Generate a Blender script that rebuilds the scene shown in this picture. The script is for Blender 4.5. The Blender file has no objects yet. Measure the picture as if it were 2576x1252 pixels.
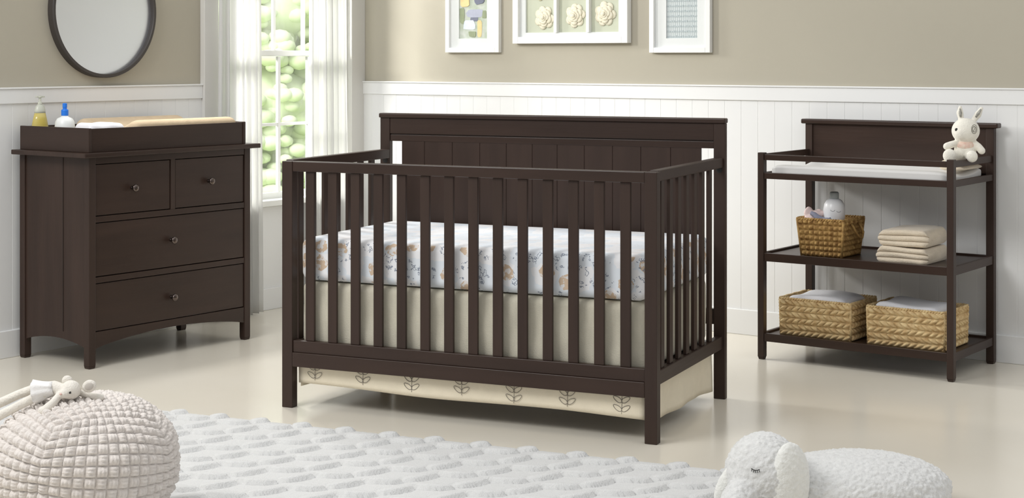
import bpy, bmesh, math, random
from mathutils import Vector, Matrix, noise as mnoise
random.seed(7)
C = bpy.context.scene
COL = C.collection
PI = math.pi

# ------------------------------------------------------------------ camera
EYE = 1.38
FPX = 4082.6
cam_d = bpy.data.cameras.new('camera'); cam = bpy.data.objects.new('camera', cam_d); COL.objects.link(cam)
cam.location = (0, 0, EYE); cam.rotation_euler = (PI/2, 0, 0)
cam_d.sensor_width = 36; cam_d.lens = FPX/2576*36
cam_d.shift_y = -(626-143.4)/2576
cam_d.clip_start = .05; cam_d.clip_end = 200
C.camera = cam
# ------------------------------------------------------------------ view
vs = C.view_settings
vs.view_transform = 'Standard'; vs.look = 'None'; vs.gamma = 1; vs.use_curve_mapping = False
vs.exposure = 0.08
# ------------------------------------------------------------------ world
w = bpy.data.worlds.new('world'); C.world = w; w.use_nodes = True
bg = w.node_tree.nodes['Background']; bg.inputs[1].default_value = 1.0
_g = w.node_tree.nodes.new('ShaderNodeTexCoord'); _s = w.node_tree.nodes.new('ShaderNodeSeparateXYZ'); _r = w.node_tree.nodes.new('ShaderNodeValToRGB')
w.node_tree.links.new(_g.outputs['Generated'], _s.inputs[0]); w.node_tree.links.new(_s.outputs[2], _r.inputs[0]); w.node_tree.links.new(_r.outputs[0], bg.inputs[0])
_r.color_ramp.elements[0].position = .0; _r.color_ramp.elements[0].color = (.41, .41, .412, 1)      # overcast sky: dim horizon
_r.color_ramp.elements[1].position = .9; _r.color_ramp.elements[1].color = (.92, .92, .92, 1)       # bright zenith
# ------------------------------------------------------------------ lights
def area(name, loc, target, sx, sy, power, col):
    d = bpy.data.lights.new(name, 'AREA'); d.shape = 'RECTANGLE'; d.size = sx; d.size_y = sy; d.energy = power; d.color = col
    o = bpy.data.objects.new(name, d); COL.objects.link(o); o.location = loc
    o.rotation_euler = (Vector(target)-Vector(loc)).to_track_quat('-Z', 'Y').to_euler()
    return o
area('daylight_left', (-1.72, 7.95, 2.05), (-1.72+.82*3, 7.95-.57*3, 1.85), .45, .40, 36, (1, .985, .95))
area('room_fill', (-3.3, 3.8, 3.9), (.0, 6.9, .3), 2.2, 1.8, 128, (1, 1, .995))  # added fill lamp out of view, lifts the floor and the front faces
area('garden_fill', (-3.0, 10.6, 6.0), (-2.5, 16, 1.2), 2.5, 2.5, 230, (1, 1, .96))  # extra lamp added outdoors to brighten the tree foliage, faces away from the room
area('daylight_outside', (-4.15, 10.0, 3.1), (-1.2, 8.5, 1.0), 1.5, 1.5, 600, (1, .985, .95))

# ------------------------------------------------------------------ materials
MATS = {}
def lin(c):
    return tuple(((x/255)/12.92 if x/255 <= .04045 else ((x/255+.055)/1.055)**2.4) for x in c)
def mat(name, col, rough=.5, metal=0., var=0., vscale=8., stretch=(1, 1, 1), bump=0., bscale=60., bstretch=(1, 1, 1),
        spec=.5, coat=0., trans=0., sheen=0., col2=None, alpha=1.):
    if name in MATS: return MATS[name]
    m = bpy.data.materials.new(name); m.use_nodes = True; MATS[name] = m
    nt = m.node_tree; N = nt.nodes; L = nt.links; p = N['Principled BSDF']
    p.inputs['Base Color'].default_value = (*col, 1); p.inputs['Roughness'].default_value = rough
    p.inputs['Metallic'].default_value = metal; p.inputs['Specular IOR Level'].default_value = spec
    p.inputs['Coat Weight'].default_value = coat; p.inputs['Coat Roughness'].default_value = .25
    p.inputs['Transmission Weight'].default_value = trans; p.inputs['Sheen Weight'].default_value = sheen
    tc = N.new('ShaderNodeTexCoord')
    if var or col2:
        mp = N.new('ShaderNodeMapping'); mp.inputs['Scale'].default_value = stretch; L.new(tc.outputs['Object'], mp.inputs[0])
        n = N.new('ShaderNodeTexNoise'); n.inputs['Scale'].default_value = vscale; n.inputs['Detail'].default_value = 5
        L.new(mp.outputs[0], n.inputs['Vector'])
        r = N.new('ShaderNodeValToRGB'); r.color_ramp.elements[0].position = .3; r.color_ramp.elements[1].position = .7
        c2 = col2 or tuple(min(1, x*(1+var)) for x in col); c1 = col if col2 else tuple(x*(1-var) for x in col)
        r.color_ramp.elements[0].color = (*c1, 1); r.color_ramp.elements[1].color = (*c2, 1)
        L.new(n.outputs['Fac'], r.inputs[0]); L.new(r.outputs[0], p.inputs['Base Color'])
    if bump:
        mp = N.new('ShaderNodeMapping'); mp.inputs['Scale'].default_value = bstretch; L.new(tc.outputs['Object'], mp.inputs[0])
        n = N.new('ShaderNodeTexNoise'); n.inputs['Scale'].default_value = bscale; n.inputs['Detail'].default_value = 4
        L.new(mp.outputs[0], n.inputs['Vector'])
        b = N.new('ShaderNodeBump'); b.inputs['Strength'].default_value = bump; b.inputs['Distance'].default_value = .004
        L.new(n.outputs['Fac'], b.inputs['Height']); L.new(b.outputs[0], p.inputs['Normal'])
    return m
WOOD = mat('espresso_wood', (.038, .0222, .0165), .44, var=.16, vscale=14, stretch=(1, 1, .12), bump=.12, bscale=90, bstretch=(1, 1, .08), spec=.30)
WOODH = mat('espresso_wood_horizontal', (.038, .0222, .0165), .34, var=.16, vscale=14, stretch=(.12, 1, 1), bump=.12, bscale=90, bstretch=(.08, 1, 1), spec=.30)
TAN = mat('tan_wall_paint', (.44, .41, .335), .85, var=.015, vscale=1.5, bump=.05, bscale=200, spec=.2)
WHITE = mat('white_trim_paint', (.80, .805, .80), .45, spec=.4)
CASE = mat('casing_paint', (.66, .65, .62), .5, spec=.3)
SASH = mat('window_sash_paint', (.82, .83, .80), .4)
BRONZE = mat('dark_bronze', (.055, .042, .034), .35, metal=.6)
KNOB = mat('burnished_nickel', (.13, .105, .095), .2, metal=1.)
CREAM = mat('cream_towel', lin((226, 212, 190)), .95, var=.05, vscale=30, bump=.7, bscale=260, sheen=.3)
PADW = mat('white_pad_vinyl', (.84, .83, .81), .45, bump=.1, bscale=40)
PADT = mat('tan_pad_fabric', lin((205, 184, 154)), .9, var=.05, vscale=30, bump=.3, bscale=200)
CLOTH = mat('white_cotton', (.82, .82, .85), .9, bump=.3, bscale=150)
SKIRT = mat('cream_skirt_cotton', lin((232, 222, 200)), .92, var=.03, vscale=20, bump=.25, bscale=300)
THREAD = mat('grey_embroidery', lin((112, 106, 98)), .8)
PLUSHW = mat('ivory_plush', lin((238, 234, 222)), .95, var=.04, vscale=60, bump=.6, bscale=180, sheen=.5)
PINK = mat('pale_pink_fabric', lin((232, 200, 186)), .95, var=.08, vscale=90, bump=.4, bscale=160)
BLACK = mat('black_bead', (.012, .011, .010), .25)
THREADB = mat('black_thread', (.02, .018, .016), .8)
FRAME = mat('white_frame_lacquer', (.83, .83, .81), .4)
MATB = mat('grey_white_mat_board', (.74, .76, .75), .85)

# ------------------------------------------------------------------ geometry helpers
def link(name, bm, m, parent=None, bevel=0., smooth=False, segs=2, mods=None):
    bmesh.ops.recalc_face_normals(bm, faces=bm.faces) if len(bm.faces) < 60000 else None
    me = bpy.data.meshes.new(name); bm.to_mesh(me); bm.free()
    if m: me.materials.append(m)
    o = bpy.data.objects.new(name, me); COL.objects.link(o)
    if parent: o.parent = parent
    if smooth:
        for p in me.polygons: p.use_smooth = True
    if bevel:
        b = o.modifiers.new('bevel', 'BEVEL'); b.width = bevel; b.segments = segs; b.limit_method = 'ANGLE'; b.angle_limit = .6
        b.harden_normals = False
    return o
def thing(name, label, cat, loc=(0, 0, 0), rz=0., group=None):
    o = bpy.data.objects.new(name, None); COL.objects.link(o); o.empty_display_size = .1
    o.location = loc; o.rotation_euler = (0, 0, rz); o['label'] = label; o['category'] = cat
    if group: o['group'] = group
    return o
def tag(o, label, cat, loc=None, rz=0., group=None, kind=None):
    o['label'] = label; o['category'] = cat
    if loc is not None: o.location = loc; o.rotation_euler = (0, 0, rz)
    if group: o['group'] = group
    if kind: o['kind'] = kind
    return o
def BM(): return bmesh.new()
def box(bm, x0, x1, y0, y1, z0, z1):
    v = [bm.verts.new(p) for p in ((x0, y0, z0), (x1, y0, z0), (x1, y1, z0), (x0, y1, z0), (x0, y0, z1), (x1, y0, z1), (x1, y1, z1), (x0, y1, z1))]
    for f in ((0, 3, 2, 1), (4, 5, 6, 7), (0, 1, 5, 4), (1, 2, 6, 5), (2, 3, 7, 6), (3, 0, 4, 7)): bm.faces.new([v[i] for i in f])
    return bm
def boxes(*bs):
    bm = BM()
    for b in bs: box(bm, *b)
    return bm
def prism(bm, pts, axis, t0, t1):
    """polygon pts (p,q) extruded along axis: 'x' -> (t,p,q), 'y' -> (p,t,q), 'z' -> (p,q,t)"""
    f = {'x': lambda p, q, t: (t, p, q), 'y': lambda p, q, t: (p, t, q), 'z': lambda p, q, t: (p, q, t)}[axis]
    a = [bm.verts.new(f(p, q, t0)) for p, q in pts]; b = [bm.verts.new(f(p, q, t1)) for p, q in pts]
    n = len(pts)
    bm.faces.new(a); bm.faces.new(b[::-1])
    for i in range(n): bm.faces.new((a[i], a[(i+1) % n], b[(i+1) % n], b[i]))
    return bm
def lathe(bm, prof, n=32, M=None, cap=True):
    rings = []
    for r, z in prof:
        rings.append([bm.verts.new((r*math.cos(2*PI*i/n), r*math.sin(2*PI*i/n), z)) for i in range(n)])
    for a, b in zip(rings, rings[1:]):
        for i in range(n): bm.faces.new((a[i], a[(i+1) % n], b[(i+1) % n], b[i]))
    if cap: bm.faces.new(rings[0][::-1]); bm.faces.new(rings[-1])
    if M is not None: bmesh.ops.transform(bm, matrix=M, verts=[v for r in rings for v in r])
    return bm
def tube(bm, pts, r, n=8, closed=False):
    pts = [Vector(p) for p in pts]; rings = []
    N = len(pts); rr = r if isinstance(r, (list, tuple)) else [r]*N
    up = Vector((0, 0, 1)); prev = None
    for i, p in enumerate(pts):
        if closed: t = (pts[(i+1) % N]-pts[i-1]).normalized()
        else: t = (pts[min(i+1, N-1)]-pts[max(i-1, 0)]).normalized()
        if prev is None:
            u = t.cross(up) if abs(t.dot(up)) < .9 else t.cross(Vector((1, 0, 0)))
        else: u = prev-t*prev.dot(t)
        u.normalize(); prev = u; v = t.cross(u)
        rings.append([bm.verts.new(p+rr[i]*(u*math.cos(2*PI*k/n)+v*math.sin(2*PI*k/n))) for k in range(n)])
    for i in range(N if closed else N-1):
        a, b = rings[i], rings[(i+1) % N]
        for k in range(n): bm.faces.new((a[k], a[(k+1) % n], b[(k+1) % n], b[k]))
    if not closed: bm.faces.new(rings[0][::-1]); bm.faces.new(rings[-1])
    return bm
def ell(bm, c, r, rot=None, sub=3):
    M = Matrix.Translation(c)
    if rot is not None: M = M @ rot
    M = M @ Matrix.Diagonal((*r, 1))
    bmesh.ops.create_icosphere(bm, subdivisions=sub, radius=1, matrix=M); return bm
def capsule(bm, pts, rs, n=14):
    for p, r in zip(pts, rs): ell(bm, p, (r, r, r), sub=2)
    tube(bm, pts, list(rs), n)
def remesh(o, voxel, smooth=6, disp=0., dscale=.02):
    m = o.modifiers.new('remesh', 'REMESH'); m.mode = 'VOXEL'; m.voxel_size = voxel; m.use_smooth_shade = True
    if smooth: s = o.modifiers.new('smooth', 'SMOOTH'); s.iterations = smooth; s.factor = .6
    if disp:
        t = bpy.data.textures.new('fuzz', 'CLOUDS'); t.noise_scale = dscale; t.noise_depth = 2
        d = o.modifiers.new('fuzz', 'DISPLACE'); d.texture = t; d.strength = disp; d.mid_level = .5
def ry(a): return Matrix.Rotation(a, 4, 'Y')
def rx(a): return Matrix.Rotation(a, 4, 'X')
def rzm(a): return Matrix.Rotation(a, 4, 'Z')
def rbox(bm, w, d, h, r, M=None, nx=12, ny=12, nz=6, fn=None):
    """rounded cushion block centred on x,y with base at z=0; fn(x,y,z)->(x,y,z) warps it"""
    t = BM(); bmesh.ops.create_cube(t, size=1)
    bmesh.ops.subdivide_edges(t, edges=t.edges, cuts=nx, use_grid_fill=True)
    for v in t.verts:
        p = Vector((v.co.x*w, v.co.y*d, v.co.z*h))
        c = Vector((max(-w/2+r, min(w/2-r, p.x)), max(-d/2+r, min(d/2-r, p.y)), max(-h/2+r, min(h/2-r, p.z))))
        q = p-c
        if q.length > 1e-9:
            m = max(abs(q.x), abs(q.y), abs(q.z)); q = q.normalized()*m
        p = c+q; p.z += h/2
        if fn: p = Vector(fn(p.x, p.y, p.z))
        v.co = p
    if M is not None: bmesh.ops.transform(t, matrix=M, verts=t.verts)
    me = bpy.data.meshes.new('t'); t.to_mesh(me); t.free(); bm.from_mesh(me); bpy.data.meshes.remove(me)
    return bm
def mirror_copy_parent(o, parent):
    c = o.copy(); COL.objects.link(c); c.parent = parent; return c

# frames of reference (measured positions and headings on the floor)
CRIB = (-.908, 6.4037, 0); CRIB_R = -.4174; CL, CW = 1.557, .872
DRES = (-1.8673, 7.1653, 0); DRES_R = .926
CHG = (1.1517, 7.3984, 0); CHG_R = -.6222
ROOM = (-.8868, 9.5215, 0); ROOM_R = -.6101      # the far corner; x runs along the right wall, -y along the left wall
def room(o): o.location = ROOM; o.rotation_euler = (0, 0, ROOM_R); return o
def loc_in(frame, rz, a, b, z):
    c, s = math.cos(rz), math.sin(rz)
    return (frame[0]+a*c-b*s, frame[1]+a*s+b*c, z)
def structure(o): o['kind'] = 'structure'; return o
def flip(o): return o

# ================================================================== SETTING
# floor
def floor_mat():
    m = bpy.data.materials.new('honed_cream_floor'); m.use_nodes = True
    nt = m.node_tree; N = nt.nodes; L = nt.links; p = N['Principled BSDF']
    tc = N.new('ShaderNodeTexCoord'); n = N.new('ShaderNodeTexNoise'); n.inputs['Scale'].default_value = 1.1; n.inputs['Detail'].default_value = 6
    L.new(tc.outputs['Object'], n.inputs['Vector'])
    r = N.new('ShaderNodeValToRGB'); r.color_ramp.elements[0].position = .3; r.color_ramp.elements[1].position = .72
    r.color_ramp.elements[0].color = (*lin((222, 215, 200)), 1); r.color_ramp.elements[1].color = (*lin((230, 224, 211)), 1)
    L.new(n.outputs['Fac'], r.inputs[0]); L.new(r.outputs[0], p.inputs['Base Color'])
    p.inputs['Roughness'].default_value = .2; p.inputs['Specular IOR Level'].default_value = .42
    return m
RX = 6.2; RY = 8.6; HT = 2.75
bm = boxes((-.12, RX, -RY, .12, -.06, 0))
structure(room(link('floor', bm, floor_mat())))
# right wall with its paint, left wall with the window opening
structure(room(link('wall_right', boxes((-.12, RX, 0, .12, 0, HT)), TAN)))
WB0, WB1, WZ0, WZ1 = -1.190, -.120, .59, 2.25
structure(room(link('wall_left', boxes((-.12, 0, -RY, WB0, 0, HT), (-.12, 0, WB1, 0, 0, HT), (-.12, 0, WB0, WB1, 0, WZ0), (-.12, 0, WB0, WB1, WZ1, HT)), TAN)))
# beadboard wainscot
def beadboard(length, z0, z1, pitch=.092, g=.0018, t=.012):
    pts = [(0, 0)]; x = 0
    prof = [(0., t)]
    while x+pitch < length:
        x += pitch; prof += [(x-g, t), (x-g*.3, t-.0011), (x+g*.3, t-.0011), (x+g, t)]
    prof += [(length, t)]
    bm = BM(); lo = [bm.verts.new((p, -q, z0)) for p, q in prof]; hi = [bm.verts.new((p, -q, z1)) for p, q in prof]
    for i in range(len(prof)-1): bm.faces.new((lo[i], lo[i+1], hi[i+1], hi[i]))
    bl = [bm.verts.new((p, 0, z0)) for p in (0, length)]; bh = [bm.verts.new((p, 0, z1)) for p in (0, length)]
    bm.faces.new((bl[0], lo[0], hi[0], bh[0])); bm.faces.new((lo[-1], bl[1], bh[1], hi[-1]))
    bm.faces.new([bl[0]]+lo[:]+[bl[1]]); bm.faces.new(([bh[0]]+hi[:]+[bh[1]])[::-1])
    return bm
structure(room(link('trim_1', beadboard(RX, .118, 1.165), WHITE)))
structure(room(link('trim_2', boxes((0, RX, -.020, 0, 1.165, 1.232), (0, RX, -.026, 0, 1.232, 1.240)), WHITE, bevel=.002)))
structure(room(link('baseboard_right', boxes((0, RX, -.022, 0, 0, .125)), WHITE, bevel=.003)))
def onleft(bm):   # build as if on the right wall, then turn onto the left wall: x -> -y, -y -> +x
    for v in bm.verts: x, y, z = v.co; v.co = (-y, -x, z)
    return bm
LW0 = 1.292
bm = beadboard(RY-LW0, .118, 1.165)
for v in bm.verts: v.co.x += LW0
structure(room(link('trim_3', onleft(bm), WHITE)))
structure(room(link('trim_4', onleft(boxes((LW0, RY, -.020, 0, 1.165, 1.232), (LW0, RY, -.026, 0, 1.232, 1.240))), WHITE, bevel=.002)))
structure(room(link('baseboard_left', onleft(boxes((LW0, RY, -.022, 0, 0, .125), (.120, 1.190, -.018, 0, 0, .118))), WHITE, bevel=.003)))
# flat boards either side of the window and the panel under it
structure(room(link('trim_5', onleft(boxes((1.190, LW0, -.034, 0, 0, HT))), CASE, bevel=.003)))
structure(room(link('trim_6', onleft(boxes((.0, .120, -.034, 0, 0, HT))), CASE, bevel=.003)))
structure(room(link('trim_7', onleft(boxes((.120, 1.190, -.006, 0, .118, .56))), WHITE)))
structure(room(link('trim_8', onleft(boxes((.120, 1.190, -.034, 0, 2.25, HT))), CASE)))
# window
win = bpy.data.objects.new('window_1', None); COL.objects.link(win); structure(room(win))
def L_(bs): return onleft(boxes(*bs))
o = link('window_sill', L_([(.120, 1.190, -.055, .10, .567, .60)]), SASH, win, bevel=.004)
link('window_jamb', L_([(.120, .132, 0, .115, .60, 2.25), (1.178, 1.190, 0, .115, .60, 2.25), (.132, 1.178, 0, .115, 2.23, 2.25)]), SASH, win)
def sash(z0, z1, y0, y1, name):
    x0, x1 = .132, 1.166; fr = .032; bs = [(x0, x0+fr, y0, y1, z0, z1), (x1-fr, x1, y0, y1, z0, z1), (x0+fr, x1-fr, y0, y1, z0, z0+fr), (x0+fr, x1-fr, y0, y1, z1-fr*.85, z1)]
    n = 4; zi0, zi1 = z0+fr, z1-fr
    for i in range(1, n):
        x = x0+fr+(x1-x0-2*fr)*i/n; bs.append((x-.0095, x+.0095, y0+.006, y1-.006, zi0, zi1))
    zm = (zi0+zi1)/2; bs.append((x0+fr, x1-fr, y0+.008, y1-.008, zm-.008, zm+.008))
    link(name, L_(bs), SASH, win)
sash(.60, 1.415, .035, .065, 'lower_sash')
sash(1.385, 2.23, .072, .10, 'upper_sash')
gm = bpy.data.materials.new('clear_window_glass'); gm.use_nodes = True
nt = gm.node_tree; nt.nodes.remove(nt.nodes['Principled BSDF'])
t_ = nt.nodes.new('ShaderNodeBsdfTransparent'); g_ = nt.nodes.new('ShaderNodeBsdfGlossy'); g_.inputs['Roughness'].default_value = .05
mx = nt.nodes.new('ShaderNodeMixShader'); mx.inputs[0].default_value = .06
nt.links.new(t_.outputs[0], mx.inputs[1]); nt.links.new(g_.outputs[0], mx.inputs[2]); nt.links.new(mx.outputs[0], nt.nodes['Material Output'].inputs[0])
link('glass', L_([(.14, 1.16, .049, .052, .61, 1.40)]), gm, win)
link('glass', L_([(.14, 1.16, .085, .088, 1.40, 2.225)]), gm, win)

# outdoors, seen through the panes
GRASS = mat('lawn_grass', lin((170, 195, 120)), .95, var=.2, vscale=2)
structure(link('lawn', boxes((-14, 3.0, 10.4, 34, -.10, -.04)), GRASS))
LEAF = mat('pale_green_leaves', lin((218, 230, 196)), 1., col2=lin((236, 243, 224)), vscale=3.2, spec=.02)
LEAFB = mat('soft_green_leaves', lin((210, 224, 184)), 1., col2=lin((232, 240, 218)), vscale=2.4, spec=.02)
BARK = mat('bark', lin((150, 135, 115)), .9, var=.2)
def tree(name, label, x, y, r, h, m, sd):
    random.seed(sd)
    t = thing(name, label, 'tree', (x, y, -.04))
    link('trunk', tube(BM(), [(0, 0, 0), (.03, 0, h*.3), (-.02, .05, h*.7)], [.12, .09, .05], 10), BARK, t, smooth=True)
    tb = BM(); bmesh.ops.create_icosphere(tb, subdivisions=2, radius=1)
    tv = [v.co.copy() for v in tb.verts]; tf = [[v.index for v in f.verts] for f in tb.faces]; tb.free()
    vv, ff = [], []
    def clump(c, q):
        o_ = len(vv); vv.extend([(c[0]+p.x*q[0], c[1]+p.y*q[1], c[2]+p.z*q[2]) for p in tv]); ff.extend([[i_+o_ for i_ in f] for f in tf])
    for k in range(9): clump((random.uniform(-.2, .2)*r, random.uniform(-.1, .1)*r, h*(.14+.09*k)), (r*(1.0-.06*abs(k-3)), r*.55, h*.13))
    for k in range(900):
        z_ = random.uniform(.05, 1.0); a = random.uniform(0, 2*PI); env = r*(1.0-.45*abs(z_-.4))*random.uniform(.88, 1.12); q = random.uniform(.06, .13)*r
        clump((env*math.cos(a), env*.62*math.sin(a), z_*h), (q, q, q*.7))
    bm = BM(); me_ = bpy.data.meshes.new('t'); me_.from_pydata(vv, [], ff); bm.from_mesh(me_); bpy.data.meshes.remove(me_)
    link('foliage', bm, m, t, smooth=True)
tree('tree', 'pale leafy tree outside, filling the left panes of the window', -2.75, 15.0, .95, 3.2, LEAF, 3)
tree('tree', 'pale leafy tree outside, filling the right panes of the window', -1.95, 18.6, 1.5, 4.2, LEAFB, 5)

# ================================================================== CURTAINS
cm = bpy.data.materials.new('sheer_white_voile'); cm.use_nodes = True
nt = cm.node_tree; nt.nodes.remove(nt.nodes['Principled BSDF']); N = nt.nodes
df = N.new('ShaderNodeBsdfDiffuse'); df.inputs[0].default_value = (.88, .88, .88, 1)
tl = N.new('ShaderNodeBsdfTranslucent'); tl.inputs[0].default_value = (.90, .90, .88, 1)
tr = N.new('ShaderNodeBsdfTransparent')
m1 = N.new('ShaderNodeMixShader'); m1.inputs[0].default_value = .5; m2 = N.new('ShaderNodeMixShader'); m2.inputs[0].default_value = .10
nt.links.new(df.outputs[0], m1.inputs[1]); nt.links.new(tl.outputs[0], m1.inputs[2])
nt.links.new(m1.outputs[0], m2.inputs[1]); nt.links.new(tr.outputs[0], m2.inputs[2]); nt.links.new(m2.outputs[0], N['Material Output'].inputs[0])
def curtain(label, b0t, b1t, b0b, b1b, folds, sd):
    """hangs in front of the left wall between b0 and b1 (positions along the wall), from the rod to the floor"""
    random.seed(sd); bm = BM(); nu, nv = folds*14, 40; z0, z1 = .012, 2.416
    ph = [random.uniform(-.6, .6) for _ in range(folds+1)]
    rows = []
    for j in range(nv+1):
        t = j/nv; z = z1+(z0-z1)*t; row = []
        for i in range(nu+1):
            s = i/nu; k = s*folds; e = ph[int(min(k, folds-1))]
            b = (b0t+(b1t-b0t)*s)*(1-t)+(b0b+(b1b-b0b)*s)*t
            d = .022*math.sin(2*PI*k+e*.5*t)+.009*math.sin(2*PI*k*2.3+sd+1.5*t)
            row.append(bm.verts.new((.085+d*(.7+.5*t), b+.006*math.cos(2*PI*k+e), z)))
        rows.append(row)
    for a, c in zip(rows, rows[1:]):
        for i in range(nu): bm.faces.new((a[i], a[i+1], c[i+1], c[i]))
    o = link('curtain', bm, cm, smooth=True)
    so = o.modifiers.new('cloth_thickness', 'SOLIDIFY'); so.thickness = .0008
    room(o); o['label'] = label; o['category'] = 'curtain'
curtain('sheer white floor-length curtain hanging between the dresser and the window panes', -1.241, -.946, -1.262, -.926, 6, 2)
curtain('sheer white curtain hanging on the corner side of the window, behind the crib', -.542, -.239, -.548, -.200, 6, 5)
rod = thing('curtain_rod', 'dark metal curtain rod carrying the two sheer window curtains', 'curtain rod')
room(rod)
link('rod', tube(BM(), [(.085, -1.33, 2.437), (.085, -.04, 2.437)], .011, 14), BRONZE, rod, smooth=True)
for b in (-1.20, -.10): link('bracket', tube(BM(), [(.034, b, 2.465), (.085, b, 2.450)], .007, 8), BRONZE, rod, smooth=True)

# ================================================================== MIRROR
mir = thing('round_mirror', 'round wall mirror in a thin dark frame hanging above the dresser', 'mirror')
room(mir)
MC = Matrix.Translation((0.0, -1.952, 1.603)) @ ry(PI/2)
MR = .324
bm = lathe(BM(), [(MR, .001), (MR, .036), (MR-.003, .039), (MR-.016, .039), (MR-.018, .036), (MR-.018, .012)], 96, MC, cap=False)
link('frame', bm, mat('mirror_frame_dark', (.045, .038, .034), .5), mir, smooth=False)
mg = mat('mirror_glass', (.80, .83, .88), .34, metal=1.)
link('mirror_glass', lathe(BM(), [(MR-.0175, .002), (MR-.0175, .015)], 96, MC), mg, mir)

# ================================================================== PICTURES ON THE RIGHT WALL
def picture_frame(t, a0, a1, z0, z1, fw, dep, mw0, mw1, mz):
    bm = boxes((a0, a0+fw, -dep, -.001, z0, z1), (a1-fw, a1, -dep, -.001, z0, z1), (a0+fw, a1-fw, -dep, -.001, z0, z0+fw), (a0+fw, a1-fw, -dep, -.001, z1-fw, z1))
    link('frame', bm, FRAME, t, bevel=.002)
    bm = boxes((a0+fw, mw0, -dep*.45, -.002, z0+fw, z1-fw), (mw1, a1-fw, -dep*.45, -.002, z0+fw, z1-fw), (mw0, mw1, -dep*.45, -.002, z0+fw, mz[0]), (mw0, mw1, -dep*.45, -.002, mz[1], z1-fw))
    link('mat_board', bm, MATB, t)
def flat(bm, a0, a1, z0, z1, y): bm.faces.new([bm.verts.new(p) for p in ((a0, y, z0), (a1, y, z0), (a1, y, z1), (a0, y, z1))]); return bm
t = thing('picture', 'portrait picture of a collage of grey and orange scraps, nearest the window', 'picture'); room(t)
picture_frame(t, .644, 1.013, 1.405, 1.90, .027, .030, .728, .922, (1.483, 1.80))
art = BM(); random.seed(4)
link('artwork', boxes((.726, .924, -.006, -.0025, 1.481, 1.802)), mat('collage_paper', lin((208, 212, 205)), .9, col2=lin((170, 182, 160)), vscale=18), t)
cols = [lin((120, 124, 140)), lin((176, 180, 196)), lin((228, 204, 150)), lin((214, 222, 232)), lin((150, 160, 130)), lin((225, 225, 220))]
patch = [(.800, .862, 1.578, 1.612, 0), (.775, .90, 1.600, 1.650, 1), (.850, .885, 1.487, 1.585, 2), (.752, .842, 1.532, 1.585, 3), (.885, .915, 1.59, 1.64, 4), (.730, .765, 1.56, 1.66, 4), (.79, .845, 1.49, 1.525, 4), (.735, .80, 1.66, 1.76, 2), (.83, .91, 1.67, 1.78, 0), (.80, .85, 1.70, 1.74, 5)]
for i, (a0, a1, z0, z1, k) in enumerate(patch):
    bm = BM(); n = 10; ca, cz = (a0+a1)/2, (z0+z1)/2
    pts = []
    for q in range(n):
        an = 2*PI*q/n; s = random.uniform(.8, 1.05); ex = lambda c_: math.copysign(abs(c_)**.5, c_)
        pts.append((ca+(a1-a0)/2*s*ex(math.cos(an)), cz+(z1-z0)/2*s*ex(math.sin(an))))
    link('paper_scrap', prism(bm, pts, 'y', -.0066-.0006*i, -.0060), mat('scrap_%d' % k, cols[k], .85, var=.06, vscale=40), t)
t = thing('picture', 'wide white shadow box with a row of cream paper roses', 'picture'); room(t)
picture_frame(t, 1.114, 1.842, 1.453, 1.86, .036, .042, 1.186, 1.775, (1.512, 1.79))
link('backing', boxes((1.18, 1.78, -.007, -.0025, 1.508, 1.795)), mat('sage_backing', lin((196, 200, 180)), .9, var=.05), t)
link('divider', boxes((1.378, 1.396, -.034, -.003, 1.512, 1.79)), FRAME, t)
link('divider', boxes((1.583, 1.601, -.034, -.003, 1.512, 1.79)), FRAME, t)
ROSE = mat('cream_paper', lin((236, 226, 202)), .85, var=.05, vscale=40)
ROSE.node_tree.nodes['Principled BSDF'].inputs['Subsurface Weight'].default_value = .1
def rose(cx, cz, R, sd):
    random.seed(sd); bm = BM()
    for ring, (rr, n, lift) in enumerate(((1., 7, 0), (.78, 6, .3), (.55, 5, .55), (.33, 4, .75))):
        for k in range(n):
            an = 2*PI*(k+random.uniform(-.2, .2))/n+ring*.6; wdt = 2*PI/n*1.5
            g = []
            for i in range(7):
                row = []
                for j in range(5):
                    s = i/6-.5; q = j/4
                    ang = an+s*wdt*(1-.3*q*abs(s)); rad = R*rr*(.35+.65*q*(1-.5*(2*s)**2*q))
                    y = -.010-.020*lift-.012*q*(1+lift)*(1-.6*ring/4)+.006*q*q*q*2
                    row.append(bm.verts.new((cx+rad*math.cos(ang), y, cz+rad*math.sin(ang))))
                g.append(row)
            for a_, b_ in zip(g, g[1:]):
                for j in range(4): bm.faces.new((a_[j], a_[j+1], b_[j+1], b_[j]))
    ell(bm, (cx, -.03, cz), (R*.16, .008, R*.16), sub=2)
    o = link('paper_rose', bm, ROSE, t, smooth=True)
    s = o.modifiers.new('paper_thickness', 'SOLIDIFY'); s.thickness = .0012
for i, (ca, cz, R) in enumerate(((1.303, 1.592, .066), (1.500, 1.600, .066), (1.688, 1.608, .068), (1.283, 1.732, .05), (1.490, 1.735, .05), (1.69, 1.738, .045))): rose(ca, cz, R, i+1)
t = thing('picture', 'portrait picture of a pale grey woven grid, farthest from the window', 'picture'); room(t)
picture_frame(t, 1.965, 2.318, 1.402, 1.90, .027, .030, 2.057, 2.238, (1.476, 1.80))
link('artwork', boxes((2.055, 2.240, -.006, -.0025, 1.474, 1.802)), mat('weave_paper', lin((205, 212, 212)), .9), t)
bm = BM()
for i in range(12):
    z = 1.484+i*.026
    for j in range(15):
        a = 2.0635+j*.0122+.002*math.sin(i*3+j); box(bm, a-.0048, a+.0048, -.0075, -.0060, z-.0045, z+.0045+.002*math.sin(j*2+i))
link('woven_pattern', bm, mat('grey_weave', lin((180, 190, 192)), .85), t)
bm = BM()
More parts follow.
